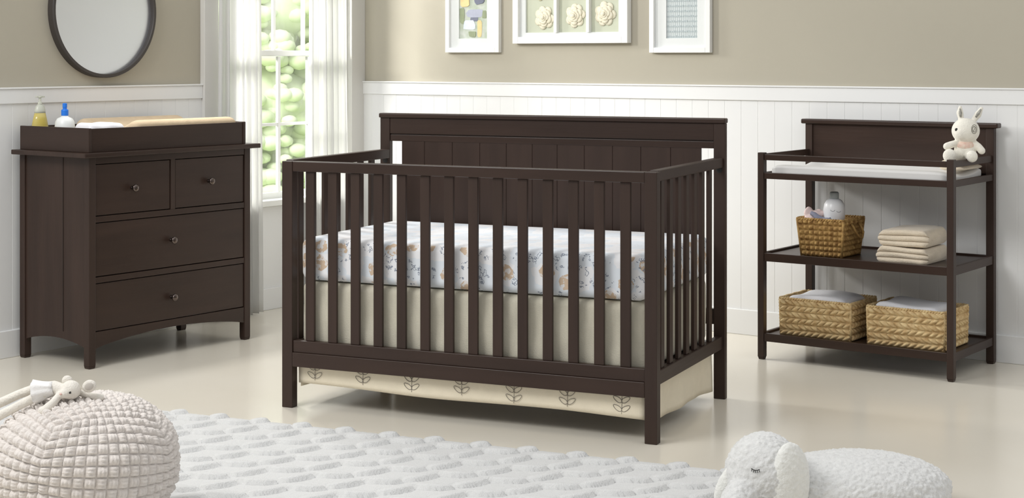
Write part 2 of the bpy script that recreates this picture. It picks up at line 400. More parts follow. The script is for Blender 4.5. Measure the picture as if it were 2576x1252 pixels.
for j in range(14): box(bm, 2.0688+j*.0122, 2.0700+j*.0122, -.0070, -.0060, 1.478, 1.798)
link('woven_pattern', bm, mat('grey_weave_thin', lin((182, 192, 194)), .85), t)

# ================================================================== CRIB
crib = thing('crib', 'dark espresso wooden slatted crib with a tall panelled headboard in the middle of the room', 'crib', CRIB, CRIB_R)
PW = .047
for x in (0, CL-PW):
    link('leg', boxes((x, x+PW, 0, .040, 0, .970)), WOOD, crib, bevel=.0025)
    link('leg', boxes((-.018, .029, CW-.030, CW, 0, 1.1125) if x == 0 else (1.511, 1.559, CW-.030, CW, 0, 1.1125)), WOOD, crib, bevel=.0025)
fr = link('front_top_rail', boxes((PW, CL-PW, .002, .038, .930, .970)), WOODH, crib, bevel=.003)
link('front_bottom_rail', boxes((PW, CL-PW, .006, .034, .219, .266), (PW, CL-PW, .000, .034, .163, .219)), WOODH, crib, bevel=.0025)
for i in range(14):
    x = .100+i*.1010
    link('slat', boxes((x, x+.039, .013, .027, .266, .930)), WOOD, crib, bevel=.002)
WOODS = mat('espresso_wood_depth', (.038, .0222, .0165), .44, var=.16, vscale=14, stretch=(1, .12, 1), bump=.12, bscale=90, bstretch=(1, .08, 1), spec=.30)
for x0 in (.006, CL-.041):
    link('side_top_rail', boxes((x0, x0+.035, .040, CW-.030, .934, .974) if x0 > .5 else (-.006, .029, .040, CW-.030, .934, .974)), WOODS, crib, bevel=.003)
    link('side_bottom_rail', boxes((x0+.003, x0+.032, .040, CW-.030, .203, .254) if x0 > .5 else (-.003, .026, .040, CW-.030, .203, .254)), WOODS, crib, bevel=.0025)
    for k in range(7):
        y = .100+k*.0985; link('slat', boxes((x0+.010-(.012 if x0 < .5 else 0), x0+.024-(.012 if x0 < .5 else 0), y, y+.037, .254, .934)), WOOD, crib, bevel=.002)
hb = link('headboard', boxes((.029, 1.511, CW-.027, CW-.004, 1.043, 1.1125), (.029, 1.511, CW-.024, CW-.006, 1.010, 1.038), (.029, 1.511, CW-.019, CW-.006, 1.036, 1.045)), WOODH, crib, bevel=.002)
o = link('cap_rail', boxes((-.022, CL+.005, CW-.038, CW+.004, 1.1125, 1.133)), WOODH, crib, bevel=.005, segs=3)
# beadboard panel of the headboard, grooves cut in its face
xs = [.198, .333, .465, .590, .711, .825, .948, 1.074, 1.198, 1.327]
prof = [(.086, CW-.022)]
for x in xs: prof += [(x-.0022, CW-.022), (x-.001, CW-.0195), (x+.001, CW-.0195), (x+.0022, CW-.022)]
prof += [(1.454, CW-.022), (1.454, CW-.007), (.086, CW-.007)]
link('headboard_panel', prism(BM(), prof, 'z', .36, 1.010), WOOD, crib)
link('headboard_bottom_rail', boxes((.029, 1.511, CW-.026, CW-.004, .300, .362)), WOODH, crib, bevel=.002)
for x in (.006, 1.535):
    link('bolt_cap', lathe(BM(), [(.0125, 0), (.0125, .0015), (.009, .002)], 20, Matrix.Translation((x, CW-.0295, .925)) @ rx(PI/2)), mat('bolt_black', (.008, .007, .006), .5), crib)
link('mattress_support', boxes((.045, CL-.045, .045, CW-.034, .222, .236)), WOODH, crib)
for y in (.2, .6): link('support_bar', boxes((.041, CL-.041, y, y+.03, .206, .222)), WOODH, crib)

# mattress base (oatmeal) and printed mattress
OAT = mat('oatmeal_linen', lin((204, 198, 180)), .95, var=.05, vscale=60, stretch=(1, 1, .25), bump=.45, bscale=220)
def wav(amp, k):
    def fn(x, y, z):
        s = amp*math.sin(x*k)*math.sin(z*31+.6)+amp*.7*math.sin(x*k*1.9+1)*math.sin(z*23)
        e = 1 if y < 0 else -1
        return (x, y+s*e*(1 if abs(y) > .25 else 0), z)
    return fn
MW, MD = 1.435, .772
o = link('box_spring', rbox(BM(), MW, MD, .256, .030, nx=40, fn=wav(.003, 19)), OAT, smooth=True)
tag(o, 'oatmeal linen box spring under the printed mattress inside the crib', 'box spring', loc_in(CRIB, CRIB_R, .058+MW/2, .050+MD/2, .237), CRIB_R)
def print_mat():
    m = bpy.data.materials.new('woodland_print_cotton'); m.use_nodes = True
    nt = m.node_tree; N = nt.nodes; L = nt.links; p = N['Principled BSDF']; p.inputs['Roughness'].default_value = .9
    tc = N.new('ShaderNodeTexCoord')
    def math_(op, a, b=None, clamp=False):
        n = N.new('ShaderNodeMath'); n.operation = op; n.use_clamp = clamp
        for i, x in enumerate((a, b)):
            if x is None: continue
            if isinstance(x, (int, float)): n.inputs[i].default_value = x
            else: L.new(x, n.inputs[i])
        return n.outputs[0]
    nz = N.new('ShaderNodeTexNoise'); nz.inputs['Scale'].default_value = 38; nz.inputs['Detail'].default_value = 2; L.new(tc.outputs['Object'], nz.inputs['Vector'])
    ad = N.new('ShaderNodeVectorMath'); ad.operation = 'MULTIPLY_ADD'; L.new(nz.outputs['Color'], ad.inputs[0]); ad.inputs[1].default_value = (.030, .030, .0)
    sx = N.new('ShaderNodeSeparateXYZ'); L.new(tc.outputs['Object'], sx.inputs[0])
    cx_ = N.new('ShaderNodeCombineXYZ'); L.new(sx.outputs[0], cx_.inputs[0]); L.new(math_('ADD', sx.outputs[1], sx.outputs[2]), cx_.inputs[1]); L.new(cx_.outputs[0], ad.inputs[2])
    vo = N.new('ShaderNodeTexVoronoi'); vo.voronoi_dimensions = '2D'; vo.inputs['Scale'].default_value = 12.5; vo.inputs['Randomness'].default_value = .45; L.new(ad.outputs[0], vo.inputs['Vector'])
    sp = N.new('ShaderNodeSeparateColor'); L.new(vo.outputs['Color'], sp.inputs[0])
    brown = math_('MULTIPLY', math_('LESS_THAN', vo.outputs['Distance'], .36), math_('GREATER_THAN', sp.outputs[0], .50))
    n2 = N.new('ShaderNodeTexNoise'); n2.inputs['Scale'].default_value = 55; n2.inputs['Detail'].default_value = 3; L.new(tc.outputs['Object'], n2.inputs['Vector'])
    mot = math_('GREATER_THAN', n2.outputs['Fac'], .47)
    brown = math_('MULTIPLY', brown, math_('ADD', math_('MULTIPLY', mot, .6), .25))
    band = math_('LESS_THAN', math_('ABSOLUTE', math_('SUBTRACT', n2.outputs['Fac'], .60)), .028)
    grey = math_('MULTIPLY', math_('MULTIPLY', band, math_('LESS_THAN', vo.outputs['Distance'], .5)), math_('LESS_THAN', sp.outputs[0], .55))
    wv = math_('GREATER_THAN', n2.outputs['Fac'], .67)
    side = math_('ADD', math_('MULTIPLY', math_('LESS_THAN', sx.outputs[2], .163), .85), .15)
    tint = math_('MULTIPLY', math_('LESS_THAN', sp.outputs[1], .5), .35)
    a = N.new('ShaderNodeMix'); a.data_type = 'RGBA'; a.inputs[6].default_value = (.86, .86, .87, 1); a.inputs[7].default_value = (*lin((205, 222, 236)), 1); L.new(tint, a.inputs[0])
    b = N.new('ShaderNodeMix'); b.data_type = 'RGBA'; L.new(a.outputs[2], b.inputs[6]); b.inputs[7].default_value = (*lin((204, 174, 140)), 1); L.new(math_('MULTIPLY', brown, side), b.inputs[0])
    c = N.new('ShaderNodeMix'); c.data_type = 'RGBA'; L.new(b.outputs[2], c.inputs[6]); c.inputs[7].default_value = (*lin((128, 136, 152)), 1); L.new(math_('MULTIPLY', grey, math_('MULTIPLY', side, .9)), c.inputs[0])
    L.new(c.outputs[2], p.inputs['Base Color'])
    return m
o = link('mattress', rbox(BM(), MW+.012, MD+.006, .170, .034, nx=40, fn=wav(.0015, 25)), print_mat(), smooth=True)
tag(o, 'white mattress in a sheet printed with small brown and grey animals, in the crib', 'mattress', loc_in(CRIB, CRIB_R, .058+MW/2, .051+MD/2, .496), CRIB_R)
# crib skirt hanging below the rails
sk = thing('crib_skirt', 'cream crib skirt embroidered with grey leaf sprigs hanging below the crib rails', 'crib skirt', CRIB, CRIB_R)
def hang(p0, p1, ztop, zb0, zb1, nrm, amp, sd):
    bm = BM(); nu, nv = 60, 8; g = []
    for j in range(nv+1):
        row = []; q = j/nv
        for i in range(nu+1):
            s = i/nu; z = ztop+((zb0+(zb1-zb0)*s)+.004*math.sin(s*9+sd)-ztop)*q
            d = amp*q*(math.sin(s*11+sd)+.5*math.sin(s*23+sd*2))
            row.append(bm.verts.new((p0[0]+(p1[0]-p0[0])*s+nrm[0]*d, p0[1]+(p1[1]-p0[1])*s+nrm[1]*d, z)))
        g.append(row)
    for a, b in zip(g, g[1:]):
        for i in range(nu): bm.faces.new((a[i], a[i+1], b[i+1], b[i]))
    return bm
def cloth(o, t=.0015): s = o.modifiers.new('cloth_thickness', 'SOLIDIFY'); s.thickness = t; s.offset = 0; return o
front = cloth(link('front_panel', hang((.052, .041), (1.500, .041), .222, .090, .078, (0, 1), .002, 1), SKIRT, sk, smooth=True))
cloth(link('side_panel', hang((1.506, .062), (1.506, .826), .222, .060, .036, (1, 0), .006, 2), SKIRT, sk, smooth=True))
cloth(link('side_panel', hang((.050, .062), (.050, .826), .222, .075, .075, (1, 0), .003, 3), SKIRT, sk, smooth=True))
cloth(link('back_panel', hang((.052, .836), (1.500, .836), .222, .050, .050, (0, 1), .003, 4), SKIRT, sk, smooth=True))
def sprig(x, ztip, tiers):
    bm = BM(); y = .0375
    z = ztip
    tube(bm, [(x, y, ztip), (x+.001, y, ztip+.05), (x, y, ztip+.11)], .0009, 5)
    for k in range(tiers):
        zb = ztip+.012+k*.031
        for s in (-1, 1):
            pts = []
            for q in range(12):
                a = 2*PI*q/12; l = .0185*math.cos(a)+.0185; wd = .0085*math.sin(a)*(1-.25*math.cos(a))
                ang = .55; px = l*math.cos(ang)-wd*math.sin(ang); pz = l*math.sin(ang)+wd*math.cos(ang)
                pts.append((x+s*(px+.0005), y, zb+pz))
            tube(bm, pts, .0010, 5, closed=True)
    link('embroidered_sprig', bm, THREAD, sk)
for i, (x, zt, n) in enumerate(((.128, .108, 3), (.343, .108, 2), (.556, .098, 3), (.768, .104, 2), (.984, .092, 3), (1.198, .098, 2), (1.410, .090, 4))): sprig(x, zt, n)

# ================================================================== DRESSER
dr = thing('dresser', 'dark espresso four-drawer dresser with an arched base standing against the left wall', 'dresser', DRES, DRES_R)
DA, DB, LG = .975, .497, .037
def foot_leg(x, y, z1):
    bm = BM(); box(bm, x, x+LG, y, y+LG, .012, z1)
    v = bmesh.ops.create_cone(bm, cap_ends=True, segments=4, radius1=.6*LG, radius2=LG/math.sqrt(2), depth=.012, matrix=Matrix.Translation((x+LG/2, y+LG/2, .006)) @ rzm(PI/4))
    return bm
for x in (0, DA-LG):
    for y in (0, DB-LG): link('leg', foot_leg(x, y, .935), WOOD, dr, bevel=.002)
link('top', boxes((-.045, 1.018, -.030, DB+.004, .935, .957)), WOODH, dr, bevel=.004)
def arch(x0, x1, ztop, zend, zmid, n=24):
    pts = [(x0, ztop), (x0, zend)]
    for i in range(1, n): s = i/n; pts.append((x0+(x1-x0)*s, zend+(zmid-zend)*(math.sin(PI*s))**.75))
    return pts+[(x1, zend), (x1, ztop)]
# carcass: side panels, back, rails between drawers
for x0, x1 in ((.007, .022), (DA-.022, DA-.007)):
    bm = prism(BM(), arch(LG, DB-LG, .935, .088, .118), 'x', x0, x1)
    link('side_panel', bm, WOOD, dr, bevel=.001)
link('side_stile', boxes((.0045, .0072, .188, .1895, .15, .93)), mat('seam_dark', (.015, .010, .008), .6), dr)
link('back_panel', boxes((LG, DA-LG, DB-.014, DB-.004, .12, .935)), WOOD, dr)
rails = link('front_rail', boxes((LG, DA-LG, .003, .030, .905, .935)), WOODH, dr, bevel=.0015)
link('front_rail', boxes((LG, DA-LG, .003, .030, .645, .672)), WOODH, dr, bevel=.0015)
link('front_rail', boxes((LG, DA-LG, .003, .030, .376, .402)), WOODH, dr, bevel=.0015)
link('drawer_divider', boxes((.472, .499, .003, .030, .672, .905)), WOOD, dr, bevel=.0015)
link('apron', prism(BM(), arch(LG, DA-LG, .160, .084, .126), 'y', .004, .026), WOODH, dr, bevel=.0015)
link('inner_box', boxes((LG+.002, DA-LG-.002, .034, DB-.016, .16, .93)), WOOD, dr)
def drawer(x0, x1, z0, z1, kx, kz):
    d = link('drawer', boxes((x0+.0035, x1-.0035, .0065, .033, z0+.0035, z1-.0035)), WOODH, dr, bevel=.002)
    M = Matrix.Translation((kx, .0065, kz)) @ rx(PI/2)
    prof = [(.0085, 0), (.0085, .003), (.0060, .007), (.0060, .015), (.0105, .019), (.0165, .023), (.0178, .027), (.0165, .031), (.0105, .0345), (.003, .036)]
    link('knob', lathe(BM(), prof, 28, M), KNOB, d, smooth=True)
drawer(LG, .472, .672, .905, .246, .787); drawer(.499, DA-LG, .672, .905, .708, .790)
drawer(LG, DA-LG, .402, .645, .475, .530); drawer(LG, DA-LG, .160, .376, .478, .264)
# changing tray on top of the dresser
TA, TB = .940, .490
tr_ = thing('changing_tray', 'dark wooden changing tray with raised sides on top of the dresser', 'changing tray', loc_in(DRES, DRES_R, 0, 0, .957), DRES_R)
TH = .106
link('front_panel', boxes((.012, TA-.010, .003, .017, 0, TH)), WOODH, tr_, bevel=.002)
link('back_panel', boxes((.012, TA-.012, TB-.017, TB-.003, 0, TH)), WOODH, tr_, bevel=.002)
link('side_panel', boxes((-.003, .012, -.002, TB, 0, TH+.002)), WOODS, tr_, bevel=.002)
link('side_panel', boxes((TA-.012, TA+.003, -.002, TB, 0, TH+.002)), WOODS, tr_, bevel=.002)
link('bottom_panel', boxes((.012, TA-.012, .017, TB-.017, 0.001, .008)), WOODH, tr_)
link('divider', boxes((.262, .272, .017, TB-.017, .008, .075)), WOODS, tr_)
# contoured tan pad
def contour(L0, D0, H0, dip):
    def fn(x, y, z):
        s = abs(y)/(D0/2)
        k = (1-min(1, s/.80)**2.2)
        zz = z-(dip*k)*(z/H0)
        e = max(0, 1-(L0/2-abs(x))/.05)
        return (x, y, zz-.010*e*e*(z/H0))
    return fn
o = link('changing_pad', rbox(BM(), .640, .440, .124, .030, nx=36, fn=contour(.640, .440, .124, .045)), PADT, smooth=True)
tag(o, 'tan contoured changing pad lying in the tray on the dresser', 'changing pad', loc_in(DRES, DRES_R, .600, .245, .966), DRES_R)
# amber soap bottle with clear pump
LIQ = mat('amber_liquid_soap', lin((226, 204, 96)), .15, trans=.35, col2=lin((236, 222, 150)), vscale=12)
CLEAR = mat('frosted_clear_plastic', lin((226, 228, 214)), .25, trans=.35)
b = thing('pump_bottle', 'tapered bottle of yellow liquid soap with a clear pump, in the tray on the dresser', 'bottle', loc_in(DRES, DRES_R, .062, .430, .9655), DRES_R)
sq = Matrix.Diagonal((1, .72, 1, 1))
link('bottle_body', lathe(BM(), [(.038, 0), (.044, .004), (.046, .03), (.0445, .07), (.0405, .10), (.034, .13), (.0275, .157)], 32, sq), LIQ, b, smooth=True)
link('bottle_shoulder', lathe(BM(), [(.0275, .157), (.0268, .170), (.023, .184), (.015, .194), (.010, .198)], 32, sq), CLEAR, b, smooth=True)
pm = lathe(BM(), [(.010, .197), (.010, .207), (.0055, .209), (.0055, .226), (.012, .228), (.012, .235), (.004, .237)], 20)
box(pm, -.004, .004, -.004, .004, .226, .234); box(pm, -.024, .024, -.0045, .0045, .228, .2345)
link('pump', pm, CLEAR, b, smooth=False, bevel=.001)
# white bottle with blue pump
b = thing('pump_bottle', 'white rounded bottle with a bright blue pump top, in the tray on the dresser', 'bottle', loc_in(DRES, DRES_R, .115, .318, .9655), DRES_R)
link('bottle_body', lathe(BM(), [(.036, 0), (.042, .004), (.0455, .03), (.0455, .095), (.043, .118), (.034, .133), (.017, .141), (.0145, .146)], 32), mat('white_bottle_plastic', (.84, .86, .84), .35), b, smooth=True)
BLUE = mat('blue_plastic', lin((30, 120, 224)), .4)
link('pump', lathe(BM(), [(.0155, .146), (.0165, .148), (.0165, .170), (.0145, .174), (.0095, .175), (.0095, .183), (.0105, .184), (.0105, .201), (.006, .203)], 24), BLUE, b, smooth=False)
# pack of wipes
o = link('wipes_pack', rbox(BM(), .205, .13, .118, .030, nx=20, fn=lambda x, y, z: (x, y, z+.004*math.sin(x*60)*(z/.07)*(.3))), mat('wipes_film', (.84, .83, .86), .4, bump=.3, bscale=50), smooth=True)
tag(o, 'white soft pack of wipes lying in the near corner of the dresser tray', 'wipes', loc_in(DRES, DRES_R, .142, .104, .9655), DRES_R)
bm = BM(); rbox(bm, .060, .035, .004, .002, nx=4)

# ================================================================== CHANGING TABLE
ct = thing('changing_table', 'dark wooden open changing table with three tiers and a back panel against the right wall', 'changing table', CHG, CHG_R)
A0, A1, BD = -.036, .886, .535; LA, LB = .030, .034
def chg_leg(x, y, z1, la=LA):
    bm = BM(); box(bm, x, x+la, y, y+LB, .012, z1)
    bmesh.ops.create_cone(bm, cap_ends=True, segments=4, radius1=.55*la, radius2=la/math.sqrt(2), depth=.012, matrix=Matrix.Translation((x+la/2, y+LB/2, .006)) @ rzm(PI/4))
    return bm
for x in (A0, A1-LA): link('leg', chg_leg(x, 0, .944), WOOD, ct, bevel=.002)
for x in (A0, A1-LA-.006): link('leg', chg_leg(x, BD-LB, 1.060, LA+.006), WOOD, ct, bevel=.002)
I0, I1 = A0+LA, A1-LA
link('guard_rail', boxes((I0, I1, .006, .020, .910, .936)), WOODH, ct, bevel=.002)
for x in (A0+.008, A1-.022): link('guard_rail', boxes((x, x+.014, LB, BD-LB, .908, .938)), WOODS, ct, bevel=.002)
def tier(z0, z1, name, inset):
    t = link(name, boxes((I0-.002, I1+.002, .020, BD-.016, z1-inset-.010, z1-inset)), WOODH, ct)
    link('shelf_rail', boxes((I0, I1, .004, .020, z0, z1)), WOODH, t, bevel=.002)
    link('shelf_rail', boxes((I0, I1, BD-.018, BD-.004, z0, z1)), WOODH, t, bevel=.002)
    for x in (A0+.004, A1-.020): link('shelf_rail', boxes((x, x+.016, LB, BD-LB, z0, z1)), WOODS, t, bevel=.002)
tier(.825, .853, 'top_deck', .012)
tier(.449, .487, 'middle_shelf', .009)
tier(.084, .121, 'bottom_shelf', .009)
link('back_panel', boxes((A0+LA+.005, A1-LA-.005, BD-.026, BD-.012, .853, 1.060)), WOODH, ct, bevel=.002)
link('cap_rail', boxes((-.054, .908, BD-.048, BD+.006, 1.060, 1.083)), WOODH, ct, bevel=.006, segs=3)
CD = lambda a, b_, z: loc_in(CHG, CHG_R, a, b_, z)
o = link('changing_pad', rbox(BM(), .830, .440, .046, .014, nx=30, fn=contour(.83, .44, .046, .016)), PADW, smooth=True)
tag(o, 'thin white changing pad on the top deck of the changing table', 'changing pad', CD(.425, .262, .8415), CHG_R)

# folded blankets and towels
def folded(w, d, layers, th, sd, m, name, label, cat, loc, rz, droop=.004, group=None):
    random.seed(sd); bm = BM()
    for k in range(layers):
        j = random.uniform(-.004, .004)
        f = lambda x, y, z, k=k: (x, y, z+.003*math.sin(x*23+k+sd)+.002*math.sin(y*31+sd*k)-droop*(abs(2*x/w)**3)*(k/max(1, layers))*2)
        rbox(bm, w-random.uniform(0, .010), d-random.uniform(0, .008), th*1.14, th*.50, Matrix.Translation((j, random.uniform(-.003, .003), k*th)), nx=22, fn=f)
    # rounded fold wrapping the near right edge
    o = link(name, bm, m, smooth=True)
    tag(o, label, cat, loc, rz, group)
    return o
def fold_block(w, d, h, n, sd, m, name, label, cat, loc, rz, group=None):
    """one cloth folded in n layers: its front shows n stacked edges, its right end one round fold"""
    bm = BM(); nz = n*14; prof = []
    nx = 30; random.seed(sd)
    def section(x):          # outline in (y,z) of the front edge with n lobes
        pts = []
        lh = h/n
        for i in range(nz+1):
            t = i/nz; z = h*t; k = (z % lh)/lh if i < nz else 1
            lobe = math.sqrt(max(0, 1-(2*k-1)**2))
            pts.append((-d/2+.012*(1-lobe), z))
        return pts
    cols_ = []
    for i in range(nx+1):
        s = i/nx; x = -w/2+w*s
        er = max(0, (abs(x)-(w/2-.03))/.03) if True else 0
        row = []
        for (y, z) in section(x):
            zz = z*(1-.10*(er**3))+.0035*math.sin(x*21+sd+z*30)*(z/h)
            e2 = max(0, 1-min(z, h-z)/(h*.5))
            x2 = x-math.copysign(.016*er*e2**2, x)
            row.append(Vector((x2, y+.010*er**2+.002*math.sin(x*40+z*90+sd), zz)))
        back = [Vector((p.x, d/2-(p.y+d/2), p.z)) for p in row]
        ring = row+back[::-1]
        cols_.append([bm.verts.new(p) for p in ring])
    for a, b_ in zip(cols_, cols_[1:]):
        n_ = len(a)
        for k in range(n_): bm.faces.new((a[k], a[(k+1) % n_], b_[(k+1) % n_], b_[k]))
    bm.faces.new(cols_[0][::-1]); bm.faces.new(cols_[-1])
    o = link(name, bm, m, smooth=True)
    return tag(o, label, cat, loc, rz, group)
SH = .478
fold_block(.240, .270, .070, 3, 1, CREAM, 'folded_towel', 'cream folded towel, lower of the two stacked on the middle shelf', 'towel', CD(.630, .190, SH+.0005), CHG_R, 'folded towels on the middle shelf')
fold_block(.232, .262, .072, 3, 5, CREAM, 'folded_towel', 'cream folded towel, upper of the two stacked on the middle shelf', 'towel', CD(.630, .192, SH+.0745), CHG_R+.03, 'folded towels on the middle shelf')
fold_block(.110, .250, .022, 1, 3, CREAM, 'folded_blanket', 'cream folded blanket, lower of two under the rabbit toy on the changing table', 'blanket', CD(.800, .325, .8830), CHG_R, 'folded blankets under the rabbit toy')
fold_block(.104, .240, .022, 1, 8, CREAM, 'folded_blanket', 'cream folded blanket, upper of two under the rabbit toy on the changing table', 'blanket', CD(.800, .322, .9055), CHG_R, 'folded blankets under the rabbit toy')

# ------------------------------------------------------------------ woven baskets
def straw(name, c1, c2):
    return mat(name, lin(c1), .75, col2=lin(c2), vscale=45, bump=.5, bscale=300, bstretch=(1, 1, 1), spec=.25)
STRAW = straw('seagrass', (186, 152, 104), (232, 208, 160)); STRAWD = straw('brown_wicker', (132, 96, 52), (200, 164, 104))
def weave_wall(bm, corners_bot, corners_top, H, nrow, cell, fn, res=8):
    """four sides, each a displaced sheet; fn(u,row position)->height"""
    for s in range(4):
        b0, b1 = Vector(corners_bot[s]), Vector(corners_bot[(s+1) % 4]); t0, t1 = Vector(corners_top[s]), Vector(corners_top[(s+1) % 4])
        L0 = (b1-b0).length; nu = int(round(L0/cell))*res; nv = nrow*res
        nrm = (b1-b0).cross(t0-b0).normalized()
        g = []
        for j in range(nv+1):
            q = j/nv; row = []
            for i in range(nu+1):
                p = (b0+(b1-b0)*(i/nu))*(1-q)+(t0+(t1-t0)*(i/nu))*q
                row.append(bm.verts.new(p+nrm*fn(i/res, j/res)))
            g.append(row)
        for a, c in zip(g, g[1:]):
            for i in range(nu): bm.faces.new((a[i], a[i+1], c[i+1], c[i]))
def braid(u, v):   # chevron braid rows: strands slant alternately
    r = math.floor(v); k = v-r; s = 1 if r % 2 else -1
    ph = (u+s*(k-.5)*1.1) % 1
    bulge = math.sin(PI*min(max(k, 0), 1))**.6
    return .0135*bulge*(math.sin(PI*ph)**.6)-.001
def checker(u, v):  # open basket weave
    iu, iv = math.floor(u), math.floor(v); ku, kv = u-iu, v-iv
    over = (iu+iv) % 2
    a = math.sin(PI*ku)**.5*(.55+.45*math.sin(PI*kv)); b_ = math.sin(PI*kv)**.5*(.55+.45*math.sin(PI*ku))
    hol = min(math.sin(PI*ku), 1)*min(math.sin(PI*kv), 1)
    return .0130*(a if over else b_)*(hol**.4)-.004
def basket(name, label, loc, rz, w0, d0, w1, d1, H, rows, cell, fn, m, handles=None):
    t = thing(name, label, 'basket', loc, rz)
    cb = [(-w0/2, -d0/2, .0), (w0/2, -d0/2, .0), (w0/2, d0/2, .0), (-w0/2, d0/2, .0)]
    c1 = [(-w1/2, -d1/2, H), (w1/2, -d1/2, H), (w1/2, d1/2, H), (-w1/2, d1/2, H)]
    bm = BM()
    vb = [bm.verts.new(Vector(p)*.995) for p in cb]; vt = [bm.verts.new(Vector((p[0]*.992, p[1]*.992, H))) for p in c1]
    bm.free(); bm = BM(); weave_wall(bm, cb, c1, H, rows, cell, fn)
    for s in range(4): tube(bm, [cb[s], c1[s]], .0062, 8)
    link('woven_body', bm, m, t, smooth=True)
    bm = BM(); k = .006                                    # inner wall and floor, so the basket has thickness
    ci = [(x*(1-k/abs(x)), y*(1-k/abs(y)), .004) for x, y, z in cb]; cj = [(x*(1-k/abs(x)), y*(1-k/abs(y)), H) for x, y, z in c1]
    vi = [bm.verts.new(p) for p in ci]; vj = [bm.verts.new(p) for p in cj]
    for i in range(4): bm.faces.new((vi[i], vj[i], vj[(i+1) % 4], vi[(i+1) % 4]))
    bm.faces.new(vi)
    lo = [bm.verts.new((x, y, .001)) for x, y, z in cb]; bm.faces.new(lo[::-1])
    link('lining', bm, m, t)
    # rolled rim: two twisted strands
    bm = BM()
    for ph in (0, PI):
        pts = []
        for s in range(4):
            p0, p1 = Vector(c1[s]), Vector(c1[(s+1) % 4]); n = int((p1-p0).length/.006)
            for i in range(n):
                q = p0+(p1-p0)*(i/n); a = ph+(i*.006)/.026*2*PI
                out = Vector((p0+p1)).normalized()
                pts.append(q+out*.004*math.cos(a)+Vector((0, 0, .004*math.sin(a))))
        tube(bm, pts, .0048, 6, closed=True)
    link('rim', bm, m, t, smooth=True)
    if handles: handles(t, m)
    return t
BZ = .1125
def side_loop(t, m):
    bm = BM()
    for s in (1,):
        tube(bm, [(s*.168+.010*math.sin(PI*i/10), -.04+.08*i/10, .150+.0*i) if i in (0, 10) else (s*(.186+.012*math.sin(PI*i/10)), -.04+.08*i/10, .150-.002+.022*math.sin(PI*i/10)) for i in range(11)], .006, 8)
    link('handle', bm, m, t, smooth=True)
basket('woven_basket', 'straw-coloured woven basket at the left of the bottom shelf, holding a white cloth', CD(.222, .195, BZ+.0005), CHG_R, .338, .268, .346, .276, .166, 6, .030, braid, STRAW)
basket('woven_basket', 'straw-coloured woven basket at the right of the bottom shelf, beside the front leg', CD(.648, .200, BZ+.0005), CHG_R, .345, .272, .352, .280, .166, 6, .032, braid, STRAW)
def rope(t, m):
    link('rope_handle', tube(BM(), [(.116, -.035, .150), (.128, -.038, .135), (.140, -.03, .108), (.146, -.010, .088), (.148, .015, .086), (.142, .038, .108), (.128, .045, .135), (.116, .042, .150)], .0055, 8), m, t, smooth=True)
basket('woven_basket', 'small brown wicker basket with a side rope handle on the middle shelf', CD(.238, .190, SH+.0005), CHG_R, .195, .195, .226, .226, .166, 7, .022, checker, STRAWD, rope)
def cover(w, d, h, label, loc, rz, sd):
    def fn(x, y, z):
        return (x, y, z+.004*math.sin(x*19+sd)+.003*math.sin(y*27+x*11)-.020*max(0, abs(2*x/w)-.6)**2*4*(z/h))
    o = link('folded_cloth', rbox(BM(), w, d, h, .024, nx=26, fn=fn), CLOTH, smooth=True)
    return tag(o, label, 'cloth', loc, rz)
cover(.300, .235, .178, 'white folded cloth filling the left basket on the bottom shelf', CD(.218, .195, .119), CHG_R, 1)
cover(.300, .235, .178, 'white folded cloth filling the right basket on the bottom shelf', CD(.640, .200, .119), CHG_R, 4)
# contents of the small basket
b = thing('bottle', 'white rounded bottle with a grey cap standing in the small wicker basket', 'bottle', CD(.264, .172, .4835), CHG_R); b.scale = (1, 1, 1.07)
link('bottle_body', lathe(BM(), [(.036, 0), (.041, .006), (.044, .06), (.048, .155), (.049, .190), (.045, .213), (.034, .230), (.020, .237)], 36), mat('white_glazed', (.86, .87, .89), .3), b, smooth=True)
link('bottle_cap', lathe(BM(), [(.019, .237), (.0205, .239), (.0205, .260), (.017, .265)], 28), mat('grey_cap', lin((150, 155, 155)), .5), b, smooth=True)
def mark(pts, r): link('printed_mark', tube(BM(), pts, r, 6), mat('grey_ink', lin((110, 112, 124)), .7), b)
def on_bot(an, z, R=.0483): return (R*math.sin(an), -R*math.cos(an), z)
mark([on_bot(.28+.20*math.sin(k/6*PI-.5*PI), .192-.006*math.sin(k/6*PI)) for k in range(7)], .0011)
mark([on_bot(.85+.20*math.sin(k/6*PI-.5*PI), .188-.006*math.sin(k/6*PI)) for k in range(7)], .0011)
mark([on_bot(.02, .160, .0478), on_bot(.04, .152, .0478)], .0032)
bm = BM(); ell(bm, (0, 0, .03), (.040, .045, .03)); ell(bm, (.018, .01, .052), (.026, .03, .022)); ell(bm, (-.02, -.005, .058), (.02, .025, .024))
for v in bm.verts: v.co += Vector(mnoise.noise_vector(v.co*40))*.008
o = link('crumpled_cloth', bm, mat('pale_pink_cotton', lin((236, 214, 210)), .95, bump=.4, bscale=100), smooth=True); remesh(o, .004, 3)
tag(o, 'pale pink crumpled cloth poking out of the small wicker basket', 'cloth', CD(.172, .150, .612), CHG_R)
bm = BM(); tube(bm, [(-.035, 0, .032), (-.018, 0, .026), (.0, .0, .012), (.03, .005, .0), (.055, 0, -.004)], [.010, .012, .014, .014, .012], 10)
ell(bm, (.045, 0, .0), (.028, .022, .015))
o = link('rolled_cloth', bm, mat('grey_blue_cotton', lin((150, 152, 170)), .95, bump=.3, bscale=100), smooth=True); remesh(o, .0035, 3)
tag(o, 'small grey blue rolled cloth between pink cloth and bottle in the small basket', 'cloth', CD(.212, .108, .640), CHG_R)
bm = BM(); rbox(bm, .150, .15, .09, .025, nx=10)
o = link('folded_cloth', bm, CLOTH, smooth=True)
